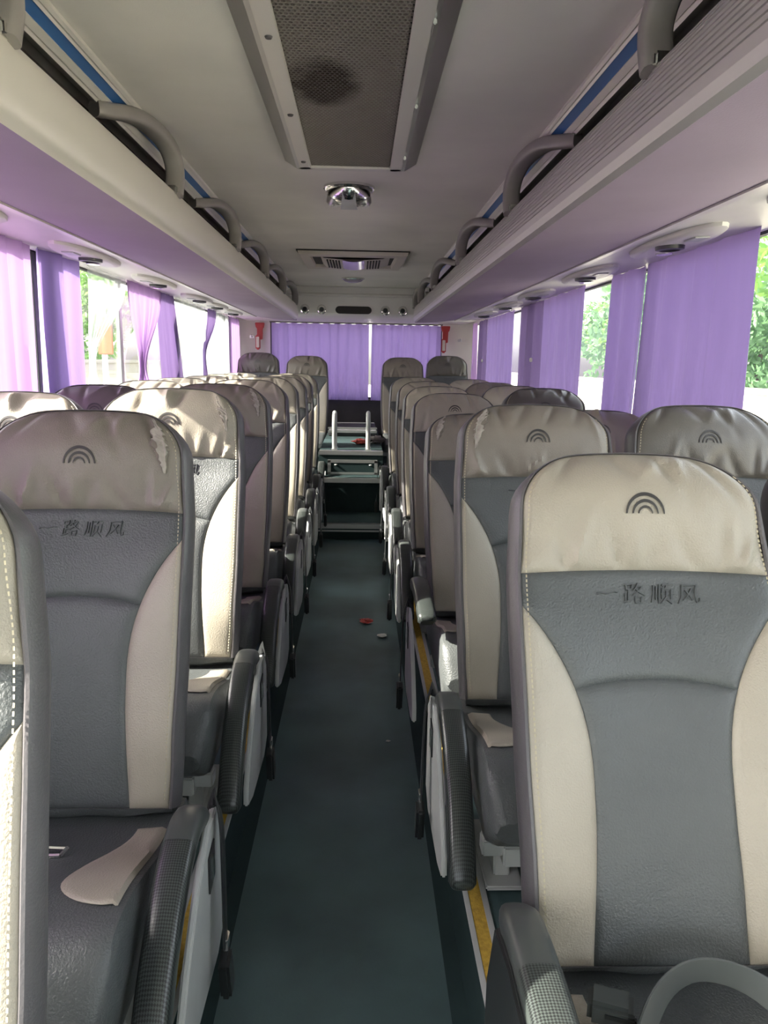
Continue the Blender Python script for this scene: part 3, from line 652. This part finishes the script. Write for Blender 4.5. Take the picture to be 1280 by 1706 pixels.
# seat cushion in root coordinates (platform level = 0); front toward -Y
CL, CWH = .47, .222
def ctop(x, y):
    q = -y/CL
    z = .285+.075*sm(0, .75, q)-.10*max(0, (q-.80)/.20)**2.2
    return z-.012*(1-(x/CWH)**2)*0+.010*(abs(x)/CWH)**3*(1-sm(.75, 1, q))
def cushion_mesh():
    rows = []
    ys = [.11]+[-CL*k/18 for k in range(19)]
    for y in ys:
        yy = min(y, 0); q = -yy/CL; zt = ctop(0, yy); zb = .175+.04*max(0, (q-.85)/.15)**2; e = .022; xw = CWH-(.02*max(0, (q-.85)/.15)**2)
        row = []
        for k in range(13):
            x = lerp(-xw+e, xw-e, k/12); row.append((x, y, ctop(x, yy)+.004*sin(pi*k/12)))
        zt2 = ctop(xw, yy)
        row += [(xw-e*.3, y, zt2-e*.3), (xw, y, zt2-e), (xw+.004, y, (zt2+zb)/2), (xw-.004, y, zb+.01), (xw-.02, y, zb), (-xw+.02, y, zb), (-xw+.004, y, zb+.01), (-xw-.004, y, (zt2+zb)/2), (-xw, y, zt2-e), (-xw+e*.3, y, zt2-e*.3)]
        rows.append(row)
    m = MB().grid(rows, closed=True); m.cap(rows[0], True); m.cap(rows[-1]); return m.mesh('cushion', M['dark'])
def cushion_patch(sgn):
    def xin(q): return .205-(lerp(.062, .122, sm(0, .58, q)) if q < .58 else .122*math.sqrt(max(0, 1-((q-.58)/.225)**2)))
    rows = []
    for b in cosd(26):
        q = b*.80; y = -.01-CL*q*.86; row = []
        for a in cosd(8):
            x = lerp(min(xin(q), .204), .205, a); e = min(abs(x-.205), abs(x-xin(q)), q*CL, (.80-q)*CL)
            row.append((sgn*x, y, ctop(x, y)+.0085-.005*exp(-e/.004)-(.004 if x > .2 else 0)))
        rows.append(row)
    return MB().grid(rows).mesh('cushion_wing', M['cream'])
def rpath(pts, n=5):
    out = []
    for i in range(len(pts)-1):
        p0, p1, p2, p3 = (Vector(pts[max(0, min(len(pts)-1, i+k))]) for k in (-1, 0, 1, 2))
        for k in range(n):
            q = k/n; out.append(.5*((2*p1)+(p2-p0)*q+(2*p0-5*p1+4*p2-p3)*q*q+(3*p1-p0-3*p2+p3)*q**3))
    return out+[Vector(pts[-1])]
def arm_meshes(up):
    if up: pts = [(0, .00, .425), (0, -.06, .455), (0, -.18, .462), (0, -.30, .455), (0, -.40, .445), (0, -.425, .43)]
    else: pts = [(0, -.05, .315), (0, -.085, .365), (0, -.16, .380), (0, -.25, .352), (0, -.34, .285), (0, -.41, .205), (0, -.455, .135), (0, -.465, .105)]
    f = rpath(pts); k = int(len(f)*.36)
    n = len(f)
    wd = [.030*min(1, .80+.25*min(1, i/4), .70+.3*min(1, (n-1-i)/3)) for i in range(n)]; th = [.024*min(1, .6+.4*min(1, (n-1-i)/3)) for i in range(n)]
    a = MB().tube(f[:k+1], wd[:k+1], 16, th[:k+1]); b = MB().tube(f[k:], [w_*1.02 for w_ in wd[k:]], 16, [t_*1.02 for t_ in th[k:]])
    return a.mesh('armrest', M['grip_grey']), b.mesh('grip', M['weave'])
def side_panel_mesh():
    poly = [(.03, .30), (-.02, .355), (-.10, .352), (-.20, .30), (-.30, .215), (-.38, .12), (-.385, .07), (-.30, .045), (-.05, .03), (.03, .06)]
    return MB().prism(poly, 0, -.007, .007).mesh('side_panel', M['pale'], .004)
def lever_meshes():
    r = MB().prism([(-.13, .305), (-.07, .315), (-.07, .235), (-.13, .225)], 0, -.010, .010).mesh('lever_recess', M['black'], .003)
    l = MB().box((0, -.10, .27), (.026, .022, .055)).mesh('recline_lever', M['chrome'], .004)
    return r, l
def bracket_mesh():
    return MB().prism([(.02, .30), (-.02, .42), (-.12, .44), (-.30, .43), (-.36, .40), (-.34, .36), (-.20, .30), (-.14, .16), (-.14, .0), (.02, .0)], 0, -.012, .012).mesh('arm_bracket', M['black'], .004)
def belt_meshes(sgn):
    pts = [(0, .0, .33), (sgn*.02, -.03, .375), (sgn*.038, -.06, .34), (sgn*.045, -.085, .24), (sgn*.048, -.10, .15), (sgn*.05, -.11, .10)]
    f = rpath(pts, 4)
    st = MB().tube(f, .0025, 8, .020, up=Vector((1, 0, 0))).mesh('seat_belt', M['black'])
    bk = MB().box((sgn*.052, -.117, .045), (.022, .05, .10), Matrix.Rotation(.25, 3, 'X')).mesh('buckle', M['black'], .006)
    tg = MB().box((sgn*.052, -.105, .105), (.008, .03, .03)).mesh('buckle_tongue', M['chrome'], .002)
    return st, bk, tg
def base_mesh():
    m = MB()
    for y in (-.06, -.38): m.box((0, y, .155), (.44, .045, .04))
    for x in (-.15, .15):
        m.box((x, -.22, .145), (.05, .40, .05)); m.prism([(-.30, .0), (-.10, .0), (-.16, .13), (-.26, .13)], 0, x-.02, x+.02)
        m.box((x, -.20, .006), (.09, .28, .012))
    return m.mesh('base_frame', M['pale'], .004)
def flap_mesh():
    rows = []
    for z, y, k in ((.375, -.02, .96), (.345, -.035, .98), (.325, -.048, 1), (.305, -.045, 1), (.285, -.02, .98), (.27, .02, .9)):
        rows.append([(.205*k*u, y+.062+.012*abs(u)**3, z+.003*sin(9*u)) for u in [i/8-1 for i in range(17)]])
    return MB().grid(rows).mesh('lower_flap', M['dark'])
ME = {'shell': shell_mesh(), 'emblem': emblem_mesh(), 'letter': letter_mesh(), 'stitch': stitch_mesh(), 'cushion': cushion_mesh(), 'base': base_mesh(), 'flap': flap_mesh(), 'side': side_panel_mesh()}
ME['head'] = [panel(lambda t: -hw(t), lambda t: hw(t), lambda a: TS-.004*(2*a-1)**2, lambda a: T, 64, 50, wrinkles(k, n=9, amp=.012), puff=.006).mesh('headrest_cover', M['cream']) for k in range(6)]
arc = lambda a: TC-.018*(2*a-1)**2
ME['lower'] = panel(lambda t: -bw(t), lambda t: bw(t), lambda a: 0, arc, 20, 26, wrinkles(99, 0)).mesh('centre_panel', M['dark'])
ME['yoke'] = panel(lambda t: -min(bw(t), hw(t)) if t < TW else -hw(t), lambda t: min(bw(t), hw(t)) if t < TW else hw(t), arc, lambda a: TS-.004*(2*a-1)**2, 24, 26).mesh('yoke_panel', M['dark'])
ME['wingR'] = panel(lambda t: min(bw(t), hw(t)-.0005), lambda t: hw(t), lambda a: 0, lambda a: TW, 14, 30).mesh('wing_panel', M['cream'])
ME['wingL'] = panel(lambda t: -hw(t), lambda t: -min(bw(t), hw(t)-.0005), lambda a: 0, lambda a: TW, 14, 30).mesh('wing_panel', M['cream'])
ME['patch'] = [cushion_patch(-1), cushion_patch(1)]
ME['arm'] = [arm_meshes(False), arm_meshes(True)]
ME['bracket'] = bracket_mesh(); ME['lever'] = lever_meshes(); ME['belt'] = {-1: belt_meshes(-1), 1: belt_meshes(1)}
def seat(x, yedge, rec, label, group, aisle=0, arm='down', tear=0, z=ZP, var=0, twist=0, far=False, cover=None):
    rec = math.radians(rec); yp = yedge-.60*math.tan(rec)+.035
    t = thing('coach_seat', label, 'seat', (x, yp, z), group, twist)
    b = link('backrest', ME['shell'], t, (0, 0, .33), (-rec, 0, 0))
    hc = link('headrest_cover', ME['head'][var % 6], b)
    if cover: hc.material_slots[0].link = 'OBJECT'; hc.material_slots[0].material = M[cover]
    link('yoke_panel', ME['yoke'], b); link('centre_panel', ME['lower'], b)
    link('wing_panel', ME['wingL'], b); link('wing_panel', ME['wingR'], b)
    link('emblem', ME['emblem'], b)
    if not far:
        link('lettering', ME['letter'], b); o = link('stitching', ME['stitch'], b); o['kind'] = 'stuff'
    if tear:
        o = link('torn_patch', tear_mesh(var*3+int(yedge*10), tear), b); o['label'] = 'peeled leather patch'; link('exposed_backing', tear_mesh(var*3+int(yedge*10), tear, True), b)['label'] = 'dark torn edge'
    c = link('cushion', ME['cushion'], t)
    for q in (0, 1): link('cushion_wing', ME['patch'][q], c)
    link('lower_flap', ME['flap'], t); link('base_frame', ME['base'], t)
    if aisle:
        if arm == 'up0':
            link('arm_bracket', ME['bracket'], t, (aisle*.275, 0, 0)); a = link('armrest', ME['arm'][1][0], t, (aisle*.252, 0, -.01)); link('grip', ME['arm'][1][1], a); return t
        o = link('side_panel', ME['side'], t, (aisle*.302, 0, 0)); link('lever_recess', ME['lever'][0], o); link('recline_lever', ME['lever'][1], o)
        a = link('armrest', ME['arm'][arm == 'up'][0], t, (aisle*.272, 0, 0)); link('grip', ME['arm'][arm == 'up'][1], a)
        bt = link('seat_belt', ME['belt'][aisle][0], t, (aisle*.285, 0, 0)); link('buckle', ME['belt'][aisle][1], bt); link('buckle_tongue', ME['belt'][aisle][2], bt)
    return t
XA, XB = .548, 1.030
GA, GB, GC, GD = 'left aisle seats', 'left window seats', 'right aisle seats', 'right window seats'
la = [(.73, 17, 0, 'nearest left aisle seat, only its cream stitched bolster edge showing'),
      (1.60, 17, 1, 'grey and cream left aisle seat with full emblem and torn headrest corner'),
      (2.37, 16, 1, 'left aisle seat with sunlit cream headrest behind the fully visible one'),
      (3.14, 16, 1, 'shade-toned left aisle seat with scuffed headrest corner, third full headrest'),
      (3.94, 15, 0, 'bright cream left aisle seat, fourth full headrest along the aisle'),
      (4.62, 15, 0, 'left aisle seat, fifth full headrest along the aisle'),
      (5.38, 15, 0, 'left aisle seat, sixth full headrest along the aisle'),
      (6.06, 15, 0, 'left aisle seat, seventh full headrest, beside the steps'),
      (6.88, 15, 0, 'left aisle seat, last before the two rear seats')]
for i, (y, rc, tr, lb) in enumerate(la):
    seat(-XA+(.050 if i == 0 else 0), y, rc, lb, GA, aisle=1, tear=tr, var=i, far=i > 4, twist=.17 if i == 0 else 0, cover=(None, 'cream_shade', None, 'cream_shade', None, None, None, None, None)[i], z=ZP+(.0, .0, .018, .012, .008, .008, .0, 0, 0)[i])
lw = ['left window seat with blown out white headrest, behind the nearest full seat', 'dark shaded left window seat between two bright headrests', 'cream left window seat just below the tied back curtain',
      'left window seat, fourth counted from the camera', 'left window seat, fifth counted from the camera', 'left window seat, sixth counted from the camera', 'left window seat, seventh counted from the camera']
for i, lb in enumerate(lw): seat(-XB, [2.37, 3.14, 3.93, 4.62, 5.38, 6.06, 6.88][i], 16, lb, GB, var=i+2, far=i > 2, cover='cream_shade_dark' if i == 1 else None)
ra = [(1.262, 25, 'up0', 0, -.012, 'nearest right aisle seat, large cream headrest, grey lettered panel'),
      (2.13, 20, 'down', -1, 0, 'second right aisle seat, shade-toned headrest with torn corner and creases'),
      (3.08, 31, 'up', -1, -.012, 'third right aisle seat, leaning lower, grey headrest with nicked edge'),
      (3.98, 24, 'down', 0, -.01, 'fourth right aisle seat, pale headrest with worn corner'),
      (4.78, 22, 'down', 0, -.01, 'fifth right aisle seat along the aisle'),
      (5.58, 20, 'down', 0, -.01, 'sixth right aisle seat along the aisle'),
      (6.65, 18, 'down', 0, -.02, 'last right aisle seat before the rear seats')]
for i, (y, rc, ar, tr, dx, lb) in enumerate(ra):
    seat(XA+dx, y, rc, lb, GC, aisle=-1, arm=ar, tear=tr, var=(1, 4, 2, 5, 3, 0, 1)[i], far=i > 3, cover=(None, 'cream_shade', 'cream_shade', None, None, None, None)[i], z=ZP+(.002, .016, 0, 0, 0, 0, 0)[i])
rw = [(2.17, 19, .03, 'glossy dark right window seat beside the broad purple curtain'), (3.08, 28, 0, 'low right window seat hidden behind the creased shade-toned headrest'),
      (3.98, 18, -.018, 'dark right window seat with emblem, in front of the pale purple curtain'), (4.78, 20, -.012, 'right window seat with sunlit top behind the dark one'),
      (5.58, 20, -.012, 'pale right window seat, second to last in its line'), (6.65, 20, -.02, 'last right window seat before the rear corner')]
for i, (y, rc, dx, lb) in enumerate(rw): seat(XB+dx, y, rc, lb, GD, var=i+1, far=i > 2, cover=('cream_shade_dark', 'cream_shade', 'cream_shade_dark', None, 'cream_shade', None)[i], z=ZP+(.014 if i == 0 else 0))
for x, lb, v in ((-1.055, 'rear left corner seat, dark headrest with sunlit creases', 4), (-.53, 'rear seat left of the aisle end, plain shade-toned headrest', 0), (.510, 'rear seat right of the aisle end, dark rimmed shade-toned headrest', 1), (.995, 'rear right corner seat with dark grey headrest', 2)):
    seat(x, 8.45, 12, lb, 'rear bench seats', z=.275 if abs(x) < .9 else .30, var=v, cover='cream_shade_dark' if abs(x) > .9 else 'cream_shade')

seat(-XB, 1.60, 17, 'left window seat paired with the nearest full left aisle seat', GB, var=5)
seat(XB, 1.30, 22, 'right window seat paired with the nearest right aisle seat', GD, var=0)
# belt bag lying on the nearest right cushion
t = thing('folded_seat_belt', 'grey loose belt loop lying on the nearest right seat cushion', 'belt', (.55, .90, .44))
MB().tube(rpath([(-.145, -.10, .0), (-.11, -.02, .035), (-.06, .03, .062), (.0, .045, .072), (.07, .02, .06), (.13, -.04, .02), (.16, -.10, 0)], 5), .0035, 12, .020, up=Vector((0, 1, 0))).build('strap', M['grip_grey'], t)
t = thing('belt_buckle', 'dark plastic belt buckle on the nearest right seat cushion', 'buckle', (.405, .925, .452))
MB().box((0, 0, .018), (.062, .045, .036), Matrix.Rotation(-.35, 3, 'Z')).build('housing', M['grip_grey'], t, .007)
MB().box((.006, -.022, .022), (.045, .012, .012), Matrix.Rotation(-.35, 3, 'Z')).build('release_button', M['black'], t, .003)
t = thing('metal_belt_tongue', 'small metal belt tongue on the left front seat cushion', 'buckle', (-.545, 1.33, .432))
f = MB()
for a, b in (((-.03, -.012), (.03, -.012)), ((.03, -.012), (.036, .012)), ((.036, .012), (-.03, .014)), ((-.03, .014), (-.03, -.012))): f.tube([(a[0], a[1], .004), (b[0], b[1], .006)], .004, 6)
f.build('loop', M['chrome'], t)

# ------------------------------------------------------------------ litter
def crumple(name, label, cat, loc, r, m, seed):
    rnd = random.Random(seed); rows = []
    for i in range(7):
        a = pi*i/6; rows.append([(r*sin(a)*cos(2*pi*k/11)*rnd.uniform(.6, 1.3)*1.4, r*sin(a)*sin(2*pi*k/11)*rnd.uniform(.6, 1.3), r*.55*(1+cos(a)*rnd.uniform(.7, 1.0))) for k in range(11)])
    o = MB().grid(rows, closed=True).build(name, m, None, 0, False); o.location = loc; return tag(o, label, cat)
crumple('wrapper', 'crumpled red wrapper on the aisle floor', 'litter', (.09, 3.90, .0), .026, M['redfoil'], 3)
crumple('paper_scrap', 'white paper scrap on the aisle floor near the right seats', 'litter', (.17, 3.69, .0), .018, M['paper'], 5)
crumple('red_bag', 'red crumpled bag lying on the top step', 'bag', (.06, 7.10, .615), .055, M['redfoil'], 8)
crumple('brown_bag', 'dark brown bag on the top step beside the handrail', 'bag', (.19, 7.2, .615), .075, M['rackdark'], 11)
crumple('tiny_scrap', 'tiny white scrap on the aisle floor, nearest of the litter', 'litter', (.16, 2.6, 0), .006, M['paper'], 12)

# ------------------------------------------------------------------ outside
struct('ground', MB().box((0, 5, -1.05), (160, 160, .1)), M['asphalt'])
for s, x, zt, lb in ((-1, -6.2, 1.32, 'pale rendered boundary wall outside the left windows'), (1, 6.2, 1.07, 'pale rendered boundary wall outside the right windows')):
    t = thing('boundary_wall', lb, 'wall', (x, 12, -1))
    MB().box((0, 0, (zt+1-.08)/2), (.22, 56, zt+1-.08)).build('wall_body', M['masonry'], t)
    MB().box((0, 0, zt+1-.04), (.34, 56, .08)).build('coping', M['masonry'], t, .01)
def crown_mesh(seed, m, r=1.75, n=4200):
    rnd = random.Random(seed); g = MB(); bl = [(rnd.gauss(0, .45*r), rnd.gauss(0, .45*r), rnd.gauss(0, .5*r), rnd.uniform(.35, .6)*r) for _ in range(16)]
    for k in range(n):
        bx, by, bz, br = bl[k % 16]; v = Vector((rnd.gauss(0, 1), rnd.gauss(0, 1), rnd.gauss(0, 1))).normalized()*br*rnd.uniform(.75, 1.02)
        c = Vector((bx, by, bz))+v; a = Vector((rnd.gauss(0, 1), rnd.gauss(0, 1), rnd.gauss(0, 1))).normalized(); b = a.orthogonal().normalized(); L = rnd.uniform(.10, .18)
        o = len(g.v); g.v += [tuple(c-a*L), tuple(c+b*L*.45), tuple(c+a*L), tuple(c-b*L*.45)]; g.f.append((o, o+1, o+2, o+3))
    return g.mesh('crown', m, smooth=False)
crowns = [crown_mesh(k, M['leaf'] if k % 2 else M['leaf2']) for k in range(3)]
trunk = MB().tube([(0, 0, -.1), (.05, .03, 1.2), (-.04, .05, 2.4), (.03, 0, 3.4)], [.20, .15, .12, .07], 8).mesh('trunk', M['bark'])
for i, (x, y) in enumerate([(-9.5, 4), (-10.2, 10), (-9.6, 16), (-10.6, 22), (-10, 28.5), (9.5, 2.5), (10, 8.3), (9.6, 14), (10.4, 20), (10, 26), (10.5, 32)]):
    t = thing('tree', 'leafy green tree beyond the %s boundary wall, %s counting from the camera' % ('left' if x < 0 else 'right', ORD[i if x < 0 else i-5]), 'tree', (x, y, -1), 'trees beyond the boundary walls')
    link('crown', crowns[i % 3], t, (0, 0, 3.9), (0, 0, i*1.3)); link('trunk', trunk, t)
t = thing('sign_post', 'pale post with orange board and pink disc outside left glass', 'sign', (-4.2, 13.2, -1))
MB().tube([(0, 0, 0), (0, 0, 3.6)], .05, 8).build('post', M['pale'], t)
MB().box((.04, -.06, 2.72), (.24, .03, .6)).build('board', M['orange'], t, .01)
MB().tube([(.04, -.06, 3.3), (.04, -.09, 3.3)], .14, 16).build('disc', M['pinkred'], t)
